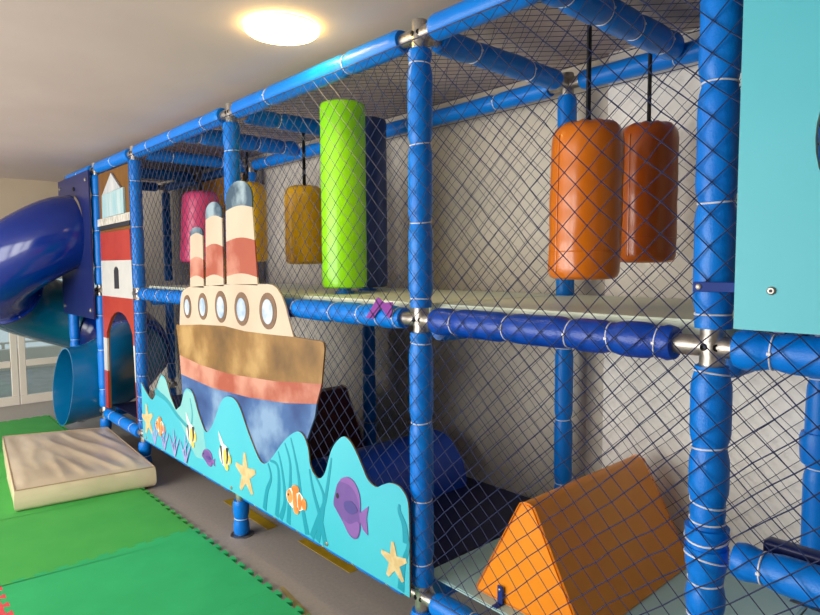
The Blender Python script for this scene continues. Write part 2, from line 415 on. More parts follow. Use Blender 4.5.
# ------------------------------------------------------------------ nets
def net(name, u0, u1, v0, v1, pu, pv, fn, r, label, amp=.006, seed=0, wrap=None):
    bm = bmesh.new(); hu, hv = pu / 2, pv / 2
    nu, nv = int((u1 - u0) / hu), int((v1 - v0) / hv)
    def pt(i, j):
        u, v = u0 + i * hu, v0 + j * hv
        e = min(1, min(i, nu - i) / 2, min(j, nv - j) / 2); e = max(0, e)
        a = noise.noise(Vector((u * 2.2 + seed, v * 2.2, 0))) * 2.2 + noise.noise(Vector((u * 9 + seed, v * 9, 5)))
        b = noise.noise(Vector((u * 2.2, v * 2.2 + seed, 9))) * 2.2 + noise.noise(Vector((u * 9, v * 9 + seed, 15)))
        c = noise.noise(Vector((u * 3, v * 3 + seed, 29)))
        return fn(u + a * amp * e, v + b * amp * e, c * e)
    cache = {}
    def q(i, j):
        if (i, j) not in cache: cache[(i, j)] = Vector(pt(i, j))
        return cache[(i, j)]
    def cord(path):
        if len(path) > 1: tube(bm, path, r, 4, cap=False)
    for sgn in (1, -1):
        starts = []
        for i in range(nu + 1):
            j = 0 if sgn > 0 else nv
            if (i + j) % 2 == 0: starts.append((i, j))
        for j in range(nv + 1):
            if (j if sgn > 0 else j) not in ((0,) if sgn > 0 else (nv,)) and j % 2 == 0: starts.append((0, j))
        for i, j in starts:
            path = []
            while 0 <= i <= nu and 0 <= j <= nv: path.append(q(i, j)); i += 1; j += sgn
            cord(path)
    for (a, b, c, d) in ((0, 0, 1, 0), (0, nv, 1, 0), (0, 0, 0, 1), (nu, 0, 0, 1)):
        path = []; i, j = a, b
        while 0 <= i <= nu and 0 <= j <= nv: path.append(q(i, j)); i += c; j += d
        tube(bm, path, r * 1.5, 5)
    # knots
    for (i, j), p in cache.items():
        if 0 < i < nu and 0 < j < nv:
            k = r * 1.9
            vs = [bm.verts.new(p + Vector(o)) for o in ((k, 0, 0), (0, 0, k), (-k, 0, 0), (0, 0, -k), (0, k, 0), (0, -k, 0))]
            for f in ((0, 1, 4), (1, 2, 4), (2, 3, 4), (3, 0, 4), (1, 0, 5), (2, 1, 5), (3, 2, 5), (0, 3, 5)): bm.faces.new([vs[x] for x in f])
    return tag(link(name, bm, 'net', None, False), label, 'net')
net('safety_net', -3.33, 2.25, .34, 2.57, .087, .083, lambda u, v, c: (u, -.0585 - .001 * abs(c), v), .0017, 'navy diamond mesh net across the front of the blue frame', .006, 3)
net('safety_net', -5.4, 2.25, .34, 2.56, .087, .083, lambda u, v, c: (u, D + .062 + .006 * c, v), .0014, 'navy mesh net along the back of the frame against the plaster wall', .006, 11)
net('safety_net', -5.4, 2.25, .10, 1.0, .087, .083, lambda u, v, c: (u, v, ZT + .064 + .003 * c), .0014, 'navy mesh net roof over the top rails just under the ceiling', .004, 23)

# ------------------------------------------------------------------ decks
def deck(name, xa, xb, z0, z1, m, label, group, ya=.062, yb=1.068, bev=.008, right_notch=True):
    c = .062
    pts = [(xa + .004, ya), (xb - .004, ya), (xb - .004, D - c), (xb - c, D - c), (xb - c, yb), (xa + c, yb), (xa + c, D - c), (xa + .004, D - c)]
    return tag(link(name, P(pts, z0, z1 - z0, plane='xy', bev=bev), m), label, 'deck', group)
mz0, mz1 = 1.462, 1.513
deck('deck_pad', XP['D'], XP['E'], mz0, mz1, 'cream', 'pale mint upper deck pad under the two orange bags', 'upper deck pads')
deck('deck_pad', XP['C'], XP['D'], mz0, mz1, 'cream', 'pale mint upper deck pad under the lime green roller', 'upper deck pads')
deck('deck_pad', XP['B'], XP['C'], mz0, mz1, 'cream', 'upper deck pad under the pink bag behind the ship funnels', 'upper deck pads')
deck('deck_pad', XP['E'], XP['F'], mz0, mz1, 'cream', 'upper deck pad behind the turquoise board', 'upper deck pads')
lz0, lz1 = .337, .347
deck('deck_pad', XP['D'] - .05, XP['E'], lz0, lz1, 'aqua_deck', 'pale aqua lower deck pad under the orange wedge', 'lower deck pads')
deck('deck_pad', XP['C'], XP['D'] - .05, lz0, lz1, 'navy_pad', 'dark navy lower deck pad under the blue hump', 'lower deck pads')
deck('deck_pad', XP['B'], XP['C'], lz0, lz1, 'navy_pad', 'dark navy lower deck pad under the maroon wedge', 'lower deck pads')
deck('deck_pad', XP['E'], XP['F'], lz0, lz1, 'aqua_deck', 'pale aqua lower deck pad below the navy step', 'lower deck pads')
deck('deck_pad', XP['A'], XP['B'], lz0, lz1, 'navy_pad', 'dark navy lower deck pad inside the lighthouse doorway', 'lower deck pads')

# step in the right bay
t = empty('padded_step', 'glossy navy padded step behind the low blue rail under the turquoise board', 'step', (1.7, .1, .854))
link('cushion', B((1.262, .075, .864), (2.18, .125, .93), .010, 3), 'navy_board', t)
link('base_board', B((1.27, .08, .854), (2.17, .122, .864), .003, 1), 'dark_print', t)

# ------------------------------------------------------------------ hanging bags and rollers
def bag(x, y, z0, z1, r, m, label, cat, group, ztop, seed, tilt=(0, 0)):
    t = empty('punch_bag', label, cat, (x, y, z0), group)
    Hh = z1 - z0
    def lean(bm):
        for v in bm.verts:
            k = (v.co.z - z0)
            v.co.x += tilt[0] * (k - Hh); v.co.y += tilt[1] * (k - Hh)
        return bm
    bm = bmesh.new()
    prof = [(0, r * .02), (.001, r * .6), (.004, r * .84), (.012, r * .94), (.03, r * .99)]
    n = 20
    for k in range(1, n): prof.append((.03 + (Hh - .095) * k / n, r * (1 + .005 * math.sin(k * 1.7 + seed))))
    prof += [(Hh - .065, r), (Hh - .042, r * .975), (Hh - .024, r * .92), (Hh - .01, r * .81), (Hh - .001, r * .64), (Hh + .003, r * .4), (Hh + .004, r * .03)]
    lathe(bm, (x, y, z0), (x, y, z1), prof, 40, False, wob=.02, seed=seed)
    # gathered folds round the top
    for v in bm.verts:
        k = v.co.z - (z1 - .05)
        if k > 0:
            a = math.atan2(v.co.y - y, v.co.x - x); rr = math.hypot(v.co.x - x, v.co.y - y)
            if rr > r * .3: v.co.z += .004 * math.sin(a * 10 + seed) * min(1, k / .03)
    link('cover', lean(bm), m, t)
    # stitched seams: one vertical, one hoop near the foot
    bm = bmesh.new()
    for ang in (-2.0 + seed * .13, 1.2):
        pts = [(x + (r * 1.004) * math.cos(ang), y + (r * 1.004) * math.sin(ang), z0 + .03 + (Hh - .08) * k / 14) for k in range(15)]
        tube(bm, pts, .0028, 6)
    pts = [(x + r * 1.006 * math.cos(a), y + r * 1.006 * math.sin(a), z0 + .1 * Hh / .55) for a in [2 * PI * k / 40 for k in range(40)]]
    tube(bm, pts, .0022, 6, True)
    link('seam', lean(bm), m, t)
    bm = bmesh.new(); box(bm, (x - .004, y - .011, z1 - .004), (x + .004, y + .011, ztop - .05), .001, 1)
    s = link('strap', bm, 'black', t)
    bm = bmesh.new(); tube(bm, [(x + .012 * math.cos(a), y, z1 + .008 + .012 * math.sin(a)) for a in [2 * PI * k / 14 for k in range(14)]], .003, 6, True)
    link('ring', bm, 'dark_steel', s)
    return t
G1 = 'hanging punch bags'
bag(.566, .31, 1.615, 2.182, .129, 'orange', 'bright orange hanging bag on a black strap, nearer of the orange pair', 'punch bag', G1, ZT, 1, (.012, .012))
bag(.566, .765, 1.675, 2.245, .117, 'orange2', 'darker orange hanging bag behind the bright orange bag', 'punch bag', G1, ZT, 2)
bag(-1.648, .50, 1.68, 2.185, .13, 'yellow', 'yellow hanging bag in clear view left of the lime green roller', 'punch bag', G1, ZT, 3)
bag(-2.5, .535, 1.70, 2.30, .14, 'yellow', 'yellow hanging bag partly hidden behind the tallest ship funnel', 'punch bag', G1, ZT, 4)
bag(-3.363, .54, 1.70, 2.31, .15, 'pink', 'pink hanging bag behind the small ship funnels', 'punch bag', G1, ZT, 5, (.05, .05))

def roller(x, y, z0, z1, r, m, label, post_to):
    t = empty('standing_roller', label, 'roller', (x, y, mz1), 'upright padded rollers')
    bm = bmesh.new()
    lathe(bm, (x, y, z0), (x, y, z1), [(0, r * .3), (.001, r * .85), (.008, r * .97), (.025, r)] + [(.025 + (z1 - z0 - .05) * k / 16, r * (1 + .006 * math.sin(k * 2.1))) for k in range(1, 16)] + [(z1 - z0 - .025, r), (z1 - z0 - .008, r * .97), (z1 - z0 - .001, r * .85), (z1 - z0, r * .3)], 40, True, wob=.008, seed=x)
    link('padding', bm, m, t)
    bm = bmesh.new(); lathe(bm, (x, y, mz1 + .001), (x, y, z0), [(0, .055), (.012, .055), (.013, .034), (z0 - mz1, .034)], 20)
    link('core_post', bm, 'blue', t)
    bm = bmesh.new(); tube(bm, [(x + r * 1.004 * math.cos(-1.9), y + r * 1.004 * math.sin(-1.9), z0 + .03 + (z1 - z0 - .06) * k / 10) for k in range(11)], .0025, 6)
    link('seam', bm, m, t)
roller(-1.0, .345, 1.545, 2.563, .125, 'lime', 'lime green upright padded roller on the upper deck', 2.6)
roller(-1.2, .665, 1.535, 2.56, .125, 'navy_roller', 'navy blue upright padded roller just behind the lime green one', 2.6)

# ------------------------------------------------------------------ soft blocks on the lower deck
def wedge(xc, y0, y1, z0, h, w, m, label, top=.05):
    t = empty('soft_wedge', label, 'soft play block', (xc, (y0 + y1) / 2, z0))
    pts = [(xc - w / 2, z0), (xc + w / 2, z0), (xc + w / 2, z0 + .012), (xc + top / 2 + .008, z0 + h - .03), (xc + top / 2 - .004, z0 + h - .009), (xc + .01, z0 + h), (xc - .01, z0 + h), (xc - top / 2 + .004, z0 + h - .009), (xc - top / 2 - .008, z0 + h - .03), (xc - w / 2, z0 + .012)]
    bm = P(pts, y0, y1 - y0, bev=.008)
    link('cover', bm, m, t)
    for y in (y0 + .001, y1 - .001):
       
        bm = bmesh.new(); tube(bm, [(p[0], y, p[1] + .002) for p in pts], .0022, 6, True); link('piping', bm, m, t)
wedge(.45, .115, .955, lz1 + .002, .432, .50, 'wedge', 'big orange triangular foam wedge on the pale aqua deck', .07)
wedge(-1.87, .12, .95, lz1 + .002, .43, .52, 'maroon', 'dark maroon foam wedge beyond the ship stern, behind the net', .10)
t = empty('soft_hump', 'royal blue rounded foam hump lying across the dark navy deck', 'soft play block', (-.88, .5, lz1))
pts = [(-.88 + .255 * math.cos(a), lz1 + .002 + .285 * math.sin(a)) for a in [PI * k / 26 for k in range(27)]]
link('cover', P(pts, .10, .86, bev=.014), 'bolster', t)
for y in (.112, .948): link('piping', T([(p[0], y, p[1] + .001) for p in pts], .003, 6), 'bolster', t)
t = empty('soft_arch', 'dark navy rounded foam arch behind the sea panel beside the lighthouse', 'soft play block', (-3.0, .6, lz1))
pts = [(-2.98 + .27 * math.cos(a), lz1 + .002 + .55 * math.sin(a)) for a in [PI * k / 26 for k in range(27)]]
link('cover', P(pts, .35, .55, bev=.014), 'navy_pad', t)
bm = bmesh.new(); tube(bm, [(p[0], .362, p[1] + .001) for p in pts], .004, 6); link('piping', bm, 'navy_pad', t)

# small blue angle bracket on deck
bm = bmesh.new(); box(bm, (.322, .100, lz1), (.350, .106, lz1 + .075), .002, 1); box(bm, (.322, .066, lz1), (.350, .100, lz1 + .005), .002, 1)
t = tag(link('angle_bracket', bm, 'bracket'), 'small blue metal angle bracket on deck in front of the orange wedge', 'bracket')
bm = bmesh.new(); lathe(bm, (.336, .100, lz1 + .06), (.336, .09, lz1 + .06), [(0, .006), (.003, .006), (.005, .003)], 12); link('bolt', bm, 'steel', t)

# ------------------------------------------------------------------ lighthouse board
t = empty('lighthouse_board', 'red and white striped lighthouse board with an arched doorway at the slide end', 'play panel', (-3.9, 0, .33))
def hole_board(x0, x1, z0, z1, door, yf, th, mi=0):
    """board with a door notch open at its foot"""
    return [(x0, z0), (x0, z1), (x1, z1), (x1, z0)] + door
dr = [(-3.49, .34), (-3.535, 1.10), (-3.60, 1.18), (-3.70, 1.245), (-3.79, 1.27), (-3.90, 1.275), (-4.0, 1.255), (-4.10, 1.21), (-4.19, 1.13), (-4.255, 1.06), (-4.295, .34)]
link('backing_board', P([(-4.385, .34), (-4.385, 2.52), (-3.42, 2.52), (-3.42, .34)] + dr, .004, .012), 'lh_back', t, False)
Y = -.012; TH = .0155
def XL(z): return -4.335 - (1.98 - z) * .03
def XR(z): return -3.515 + (1.98 - z) * .055
def band(z0, z1): return [(XL(z0), z0), (XL(z1), z1), (XR(z1), z1), (XR(z0), z0)]
bm = bmesh.new()
plate(bm, band(1.725, 1.98), Y, TH, 0); plate(bm, band(1.402, 1.725), Y, TH, 1)
def side(z0, z1, mi):
    def dl(z): return -4.255 - (1.06 - z) * .055
    def drt(z): return -3.535 + (1.10 - z) * .058
    plate(bm, [(XL(z0), z0), (XL(z1), z1), (dl(z1), z1), (dl(z0), z0)], Y, TH, mi)
    plate(bm, [(drt(z0), z0), (drt(z1), z1), (XR(z1), z1), (XR(z0), z0)], Y, TH, mi)
plate(bm, [(XL(1.01), 1.01), (XL(1.402), 1.402), (XR(1.402), 1.402), (XR(1.01), 1.01), (-3.530, 1.01)] + dr[1:-1] + [(-4.258, 1.01)], Y, TH, 0)
side(.70, 1.01, 1); side(.34, .70, 0)
link('tower', bm, ['red_print', 'white_paint'], t, False)
bm = P([(-4.36, 2.0), (-4.35, 2.04), (-3.49, 2.052), (-3.515, 2.013)], Y - .002, TH); link('shadow_band', bm, 'dark_print', t, False)
bm = P([(-4.405, 2.04), (-4.40, 2.105), (-3.45, 2.118), (-3.455, 2.052)], Y - .004, TH); link('gallery', bm, 'gallery', t, False)
bm = P([(-4.25, 2.11), (-4.235, 2.315), (-3.64, 2.335), (-3.635, 2.12)], Y - .001, TH); link('lantern_room', bm, 'lamp_room', t, False)
bm = P([(-4.215, 2.315), (-3.94, 2.484), (-3.70, 2.335)], Y - .004, TH); link('roof', bm, 'grey_roof', t, False)
bm = P([(-3.965, 1.475), (-3.962, 1.635), (-3.94, 1.66), (-3.9, 1.672), (-3.86, 1.66), (-3.838, 1.635), (-3.84, 1.478)], Y - .003, .004); link('window_slit', bm, 'dark_print', t, False)

# back board and slide panel
tag(link('back_panel', B((-4.38, .955, lz1 + .004), (-3.42, .968, ZT - .06)), 'ochre', None, False), 'ochre board closing the back of the lighthouse bay behind the pink bag', 'play panel')
t = tag(link('slide_mouth_panel', bmesh.new(), 'navy_board', None, False), 'indigo square board holding the mouth of the blue tube slide', 'play panel')
SX, SZ, SR = -4.97, 2.02, .36
bm = bmesh.new(); x0, x1, z0, z1 = -5.53, -4.40, 1.18, 2.56
circ = ell(SX, SZ, SR - .012, SR - .012, 48)
yf, yb = -.078, -.062
ov = [[bm.verts.new((x, y, z)) for x, z in ((x1, z1), (x0, z1), (x0, z0), (x1, z0))] for y in (yf, yb)]
cv = [[bm.verts.new((x, y, z)) for x, z in circ] for y in (yf, yb)]
for s in (0, 1):
    for q in range(4):
        i0 = 6 + 12 * q
        loop = [cv[s][(i0 + k) % 48] for k in range(13)]
        bm.faces.new(loop + [ov[s][(q + 1) % 4], ov[s][q]])
    # corner fans overlap-free: quadrant q spans corner q to q+1
for k in range(4): bm.faces.new((ov[0][k], ov[0][(k + 1) % 4], ov[1][(k + 1) % 4], ov[1][k]))
for k in range(48): bm.faces.new((cv[0][k], cv[1][k], cv[1][(k + 1) % 48], cv[0][(k + 1) % 48]))
bmesh.ops.recalc_face_normals(bm, faces=bm.faces); bm.to_mesh(t.data); bm.free()
for (x, z) in ((-5.45, 2.48), (-4.48, 2.48), (-4.48, 1.26), (-5.45, 1.26), (-4.9, 2.43)):
    bm = bmesh.new(); lathe(bm, (x, -.078, z), (x, -.09, z), [(0, .02), (.008, .02), (.014, .012), (.016, .004)], 16); link('bolt', bm, 'dark_steel' if x == -4.9 else 'steel', t)

# ------------------------------------------------------------------ tube slide: one turn of a helix
slide = empty('tube_slide', 'glossy blue and teal spiral tube slide left of the lighthouse', 'slide', (-5.5, 0, 0))
RH = .53; cxh, cyh = SX - RH, -.13
path = [(SX, -.062, SZ), (SX, -.13, SZ - .01)]
NT = 72
def smooth(t): t = max(0, min(1, t)); return t * t * (3 - 2 * t)
for k in range(1, NT + 1):
    a = 2 * PI * k / NT; q = k / NT
    path.append((cxh + RH * math.cos(a) + .05 * smooth((q - .6) / .4), cyh - RH * math.sin(a) + .18 * smooth((q - .45) / .35), SZ - .01 - 1.54 * (max(0, q - .05 * (1 - math.exp(-q / .05))) ** .78)))
x, y, z = path[-1]
for k in range(1, 4): path.append((x, y - .07 * k, z - .012 * k))
ex = path[-1]
def section(name, pts, r, m, n=36, th=.012, r2=None):
    pts = [Vector(p) for p in pts]; bm = bmesh.new(); outer = []; inner = []
    for i, p in enumerate(pts):
        d = (pts[min(i + 1, len(pts) - 1)] - pts[max(i - 1, 0)]).normalized()
        u = Vector((0, 0, 1)) - d * d.z; u.normalize(); v = d.cross(u)
        k = i / (len(pts) - 1); rr = r + ((r2 or r) - r) * k
        for lst, q in ((outer, rr), (inner, rr - th)):
            lst.append([bm.verts.new(p + u * (q * math.cos(2 * PI * s / n)) + v * (q * math.sin(2 * PI * s / n))) for s in range(n)])
    for lst in (outer, inner):
        for a, b in zip(lst, lst[1:]):
            for s in range(n): bm.faces.new((a[s], a[(s + 1) % n], b[(s + 1) % n], b[s]))
    for i in (0, -1):
        for s in range(n): bm.faces.new((outer[i][s], outer[i][(s + 1) % n], inner[i][(s + 1) % n], inner[i][s]))
    bmesh.ops.recalc_face_normals(bm, faces=bm.faces)
    return link(name, bm, m, slide)
def flange(i, m):
    p = Vector(path[i]); d = (Vector(path[i + 1]) - Vector(path[i - 1])).normalized()
    u = Vector((0, 0, 1)) - d * d.z; u.normalize(); v = d.cross(u)
    bm = bmesh.new(); prof = [(-.012, SR - .003), (-.012, SR + .028), (.012, SR + .028), (.012, SR - .003)]
    rings = [[bm.verts.new(p + d * t + u * q * math.cos(2 * PI * s / 36) + v * q * math.sin(2 * PI * s / 36)) for s in range(36)] for t, q in prof]
    for a, b in zip(rings, rings[1:] + rings[:1]):
        for s in range(36): bm.faces.new((a[s], a[(s + 1) % 36], b[(s + 1) % 36], b[s]))
    bmesh.ops.recalc_face_normals(bm, faces=bm.faces)
    f = link('flange', bm, m, slide)
    for s in range(8):
        a = 2 * PI * s / 8 + .2; c = p + u * (SR + .016) * math.cos(a) + v * (SR + .016) * math.sin(a)
        b2 = bmesh.new(); lathe(b2, c - d * .022, c + d * .022, [(0, .007), (.044, .007)], 8); link('bolt', b2, 'steel', f)
section('tube_section', path[:26], SR, 'slide_blue'); flange(25, 'slide_blue')
section('tube_section', path[25:46], SR, 'slide_teal'); flange(45, 'slide_teal')
section('tube_section', path[45:62], SR, 'slide_blue'); flange(61, 'slide_blue')
# exit: flared end cut on a slant
epts = path[61:]
last = Vector(epts[-1]); epts = epts + [(last.x, last.y - .03, last.z - .004)]
ex_o = section('exit_chute', epts, SR, 'slide_exit', r2=.385)
rim = [v for v in ex_o.data.vertices]
lastp = Vector(epts[-1])
for v in ex_o.data.vertices:
    v.co.y -= (lastp.z + .25 - v.co.z) * .32 * smooth((lastp.y + .30 - v.co.y) / .30) * .8
bm = bmesh.new(); lathe(bm, (-5.0, .55, 0), (-5.0, .55, .4), [(0, .09), (.01, .09), (.011, .045), (.48, .045)], 18); link('support_post', bm, 'slide_blue', slide)

# ------------------------------------------------------------------ ship board
ship = empty('ship_board', 'painted steamship cut-out board with three funnels and five portholes', 'play panel', (-1.5, -.08, .5))
Y = -.088; TH = .009
hull = dict(
 brown=[(-2.315, 1.272), (-1.97, 1.30), (-1.624, 1.315), (-1.37, 1.304), (-1.10, 1.308), (-0.826, 1.316), (-0.598, 1.315), (-0.578, 1.308), (-0.571, 1.281), (-0.601, 1.111), (-1.055, 1.062), (-1.575, 1.032), (-1.988, 1.037), (-2.332, 1.065), (-2.376, 1.262), (-2.36, 1.275)],
 coral=[(-2.332, 1.065), (-1.988, 1.037), (-1.575, 1.032), (-1.055, 1.062), (-0.601, 1.111), (-0.647, 1.007), (-0.936, 0.963), (-1.33, 0.929), (-1.817, 0.912), (-2.317, 0.935)],
 blue=[(-2.317, 0.935), (-1.817, 0.912), (-1.33, 0.929), (-0.936, 0.963), (-0.647, 1.007), (-0.665, 0.938), (-0.725, 0.837), (-0.811, 0.682), (-1.0, .52), (-1.179, 0.463), (-1.58, 0.497), (-1.965, 0.497), (-2.227, 0.666), (-2.302, 0.792)])
link('hull_planking', P(hull['brown'], Y, TH), 'brown_wash', ship, False)
link('hull_stripe', P(hull['coral'], Y, TH), 'coral_wash', ship, False)
link('hull_bottom', P(hull['blue'], Y, TH), 'blue_wash', ship, False)
cab = [(-2.315, 1.272), (-2.30, 1.37), (-2.282, 1.455), (-2.262, 1.492), (-2.22, 1.515), (-2.142, 1.535), (-1.543, 1.565), (-1.10, 1.575), (-1.044, 1.572), (-1.0, 1.555), (-0.955, 1.52), (-0.915, 1.46), (-0.889, 1.40), (-0.845, 1.315), (-1.10, 1.308), (-1.37, 1.304), (-1.624, 1.315), (-1.97, 1.30)]
cabin = link('cabin', P(cab, Y, TH), 'cream_print', ship, False)
for px, pz, h, w in ((-2.168, 1.405, .077, .062), (-1.924, 1.418, .085, .070), (-1.664, 1.428, .096, .08), (-1.395, 1.428, .096, .088), (-1.096, 1.432, .098, .092)):
    o = link('porthole', P(ell(px, pz, w, h), Y - .003, .004), 'porthole_ring', cabin, False)
    link('porthole_glass', P(ell(px, pz - .003, w * .62, h * .68), Y - .0055, .004), 'porthole_glass', o, False)
def funnel(xl0, xr0, xl1, xr1, zb, bands, top):
    f = lambda z: (xl0 + (xl1 - xl0) * (z - zb) / (bands[-1] - zb), xr0 + (xr1 - xr0) * (z - zb) / (bands[-1] - zb))
    bm = bmesh.new(); zs = [zb] + bands
    for i in range(len(bands)):
        z0, z1 = zs[i], zs[i + 1]; a, b = f(z0), f(z1)
        bow = .015 if i in (1, 2) else 0; top_b = .015 if i in (0, 1) else 0
        lo = [(a[0] + (a[1] - a[0]) * k / 8, z0 + (math.sin(PI * k / 8) * .02 if i else 0)) for k in range(9)]
        hi = [(b[0] + (b[1] - b[0]) * k / 8, z1 + math.sin(PI * k / 8) * .02) for k in range(9)]
        plate(bm, lo + hi[::-1], Y, TH, (2, 0, 1)[i] if True else 0)
    a = f(bands[-1])
    lo = [(a[0] + (a[1] - a[0]) * k / 8, bands[-1] + math.sin(PI * k / 8) * .02) for k in range(9)]
    hh = top - bands[-1]; c = (a[0] + a[1]) / 2; w = (a[1] - a[0]) / 2
    arc = [(c - w * math.cos(PI * k / 12), bands[-1] + hh * .35 + hh * .65 * math.sin(PI * k / 12)) for k in range(13)]
    plate(bm, [lo[0]] + arc + lo[::-1][:-1], Y, TH, 3)
    link('funnel', bm, ['coral_wash', 'cream_print', 'cream_print', 'slate_wash'], ship, False)
funnel(-2.117, -1.905, -2.09, -1.90, 1.536, [1.592, 1.712, 1.862], 1.92)
funnel(-1.872, -1.622, -1.848, -1.624, 1.552, [1.60, 1.787, 1.955], 2.058)
funnel(-1.578, -1.205, -1.567, -1.246, 1.566, [1.61, 1.812, 1.99], 2.148)

# ------------------------------------------------------------------ sea board
sea = empty('sea_board', 'aqua wave-topped sea board with painted fish along the bottom rail', 'play panel', (-1.5, -.11, .33))
SP = [(-3.02, .74), (-2.935, 0.696), (-2.843, 0.675), (-2.763, 0.738), (-2.692, 0.845), (-2.634, 0.889), (-2.553, 0.864), (-2.47, 0.747), (-2.379, 0.677), (-2.292, 0.727), (-2.232, 0.826), (-2.166, 0.86), (-2.082, 0.836), (-1.996, 0.712), (-1.895, 0.62), (-1.787, 0.693), (-1.664, 0.852), (-1.556, 0.902), (-1.44, 0.877), (-1.325, 0.736), (-1.214, 0.618), (-1.148, 0.596), (-1.07, 0.64), (-0.93, 0.768), (-0.811, 0.841), (-0.746, 0.838), (-0.702, 0.782), (-0.687, 0.706), (-0.653, 0.665), (-0.61, 0.654), (-0.558, 0.694), (-0.497, 0.823), (-0.418, 0.896), (-0.363, 0.894), (-0.312, 0.851), (-0.27, 0.798), (-0.228, 0.747), (-0.173, 0.731), (-0.133, 0.75), (-0.087, 0.771), (-0.036, 0.776), (0.001, 0.762), (0.031, 0.721), (0.038, 0.611)]
top = catmull(SP, 4, False)
sea_pts = [(-3.075, .33), (-3.075, .775)] + top + [(.038, .33)]
bm = P(sea_pts, -.115, .008)
for f in bm.faces:
    if abs(f.normal.y) < .5: f.material_index = 1
link('board', bm, ['sea', 'wood_edge'], sea, False)
YS = -.1158
def dec(name, polys, label=None, y=YS):
    bm = bmesh.new(); ms = []
    for k, (pts, m) in enumerate(polys):
        if m not in ms: ms.append(m)
        plate(bm, pts, y - .0004 * k, .0012, ms.index(m))
    o = link(name, bm, ms, sea, False)
    if label: o['label'] = label
    return o
def inside_top(x):
    for (a, b) in zip(top, top[1:]):
        if a[0] <= x <= b[0]: return a[1] + (b[1] - a[1]) * (x - a[0]) / max(1e-6, b[0] - a[0])
    return .8
def ribbon(pts, w, n=6):
    c = catmull(pts, n, False); l = []; r = []
    for i, p in enumerate(c):
        a = c[max(i - 1, 0)]; b = c[min(i + 1, len(c) - 1)]
        dx, dz = b[0] - a[0], b[1] - a[1]; q = math.hypot(dx, dz) or 1
        k = i / (len(c) - 1); ww = w * (1 - .75 * k)
        l.append((p[0] - dz / q * ww, p[1] + dx / q * ww)); r.append((p[0] + dz / q * ww, p[1] - dx / q * ww))
    return l + r[::-1]
# pale wave shapes at the far end
c1 = [(-3.16, .78)] + [p for p in top if p[0] < -2.0]
xs = [-3.15 + .05 * k for k in range(24)]
w1 = [(-2.74, .785), (-2.692, .842), (-2.634, .885), (-2.553, .86), (-2.475, .755), (-2.385, .676), (-2.292, .723), (-2.232, .822), (-2.166, .856), (-2.085, .834), (-2.0, .715), (-1.93, .64), (-1.90, .50), (-1.95, .43), (-2.06, .42), (-2.17, .49), (-2.30, .60), (-2.45, .68), (-2.6, .735)]
dec('wave_print', [(w1, 'sea_light'), (ribbon([(-2.78, .75), (-2.55, .72), (-2.35, .64), (-2.15, .60), (-2.1, .7), (-2.13, .80)], .022), 'sea_mid')], 'pale aqua breaking wave print')
for pts in ([(-1.02, .34), (-.99, .5), (-1.0, .62), (-1.08, .63)], [(-.98, .34), (-.93, .45), (-.95, .6), (-.99, .70)], [(-.90, .34), (-.88, .5), (-.87, .66), (-.92, .76)], [(-.72, .34), (-.77, .5), (-.80, .65), (-.86, .80)],
            [(-.68, .34), (-.62, .45), (-.56, .56), (-.52, .70), (-.50, .78)], [(-.63, .34), (-.59, .46), (-.57, .58), (-.64, .66)], [(-.56, .34), (-.60, .46), (-.66, .58), (-.69, .68)], [(-.015, .34), (.0, .45), (.03, .53), (.034, .57)], [(.02, .55), (.01, .62), (-.02, .67), (-.02, .7)], [(-1.15, .34), (-1.12, .45), (-1.07, .54), (-1.10, .61)]):
    weeds = globals().get('weeds', 0) + 1
    dec('seaweed_print', [(ribbon(pts, .02), 'sea_dark')], None, YS - .00012 * weeds)
cp = []
for bx in (-2.82, -2.62, -2.42, -2.22):
    for dx, hgt in ((-.07, .13), (0, .19), (.07, .14)):
        cp.append((ribbon([(bx, .345), (bx + dx * .6, .345 + hgt * .5), (bx + dx * 1.3, .345 + hgt)], .012, 3), 'coral_print'))
        cp.append((ribbon([(bx + dx * .6, .345 + hgt * .5), (bx + dx * .6 + .04, .345 + hgt * .8)], .008, 3), 'coral_print'))
dec('coral_print', [(p, m) for p, m in cp], 'lilac branching coral print', YS - .0006)
def star(cx, cz, r, rot):
    pts = []
    for k in range(10):
        a = PI / 2 + rot + k * PI / 5; q = r if k % 2 == 0 else r * .42
        if k % 2 == 0: pts += [(cx + q * math.cos(a - .1), cz + q * math.sin(a - .1)), (cx + q * math.cos(a + .1), cz + q * math.sin(a + .1))]
        else: pts.append((cx + q * math.cos(a), cz + q * math.sin(a)))
    return pts
for cx, cz, r, rot, lab in ((-2.954, .50, .125, .2, 'sandy starfish print at the lighthouse end'), (-1.362, .482, .125, .05, 'sandy starfish print near the post foot'), (-.055, .445, .085, .1, 'sandy starfish print at the near end')):
    dec('starfish_print', [(star(cx, cz, r, rot), 'star')], lab, YS - .002)
def clown(cx, cz, s, lab):
    E = lambda x, z, a, b, t=0: ell(cx + x * s, cz + z * s, a * s, b * s, 20, t)
    q = [(E(.0, 0, 1.0, .62), 'fish_white'), (E(-.62, .02, .30, .42), 'clown'), (E(-.05, .05, .24, .66), 'clown'), (E(.48, -.02, .2, .48), 'clown'),
         (E(.95, -.02, .26, .34), 'clown'), (E(.05, .62, .42, .24, .2), 'clown'), (E(.1, -.6, .3, .24), 'clown'), (E(.05, -.25, .16, .22), 'clown'), (E(-.72, .1, .06, .07), 'fish_black')]
    dec('clownfish_print', q, lab, YS - .002)
clown(-2.70, .50, .085, 'small orange and white fish print beside the coral')
clown(-.825, .49, .088, 'orange and white fish print among the seaweed')
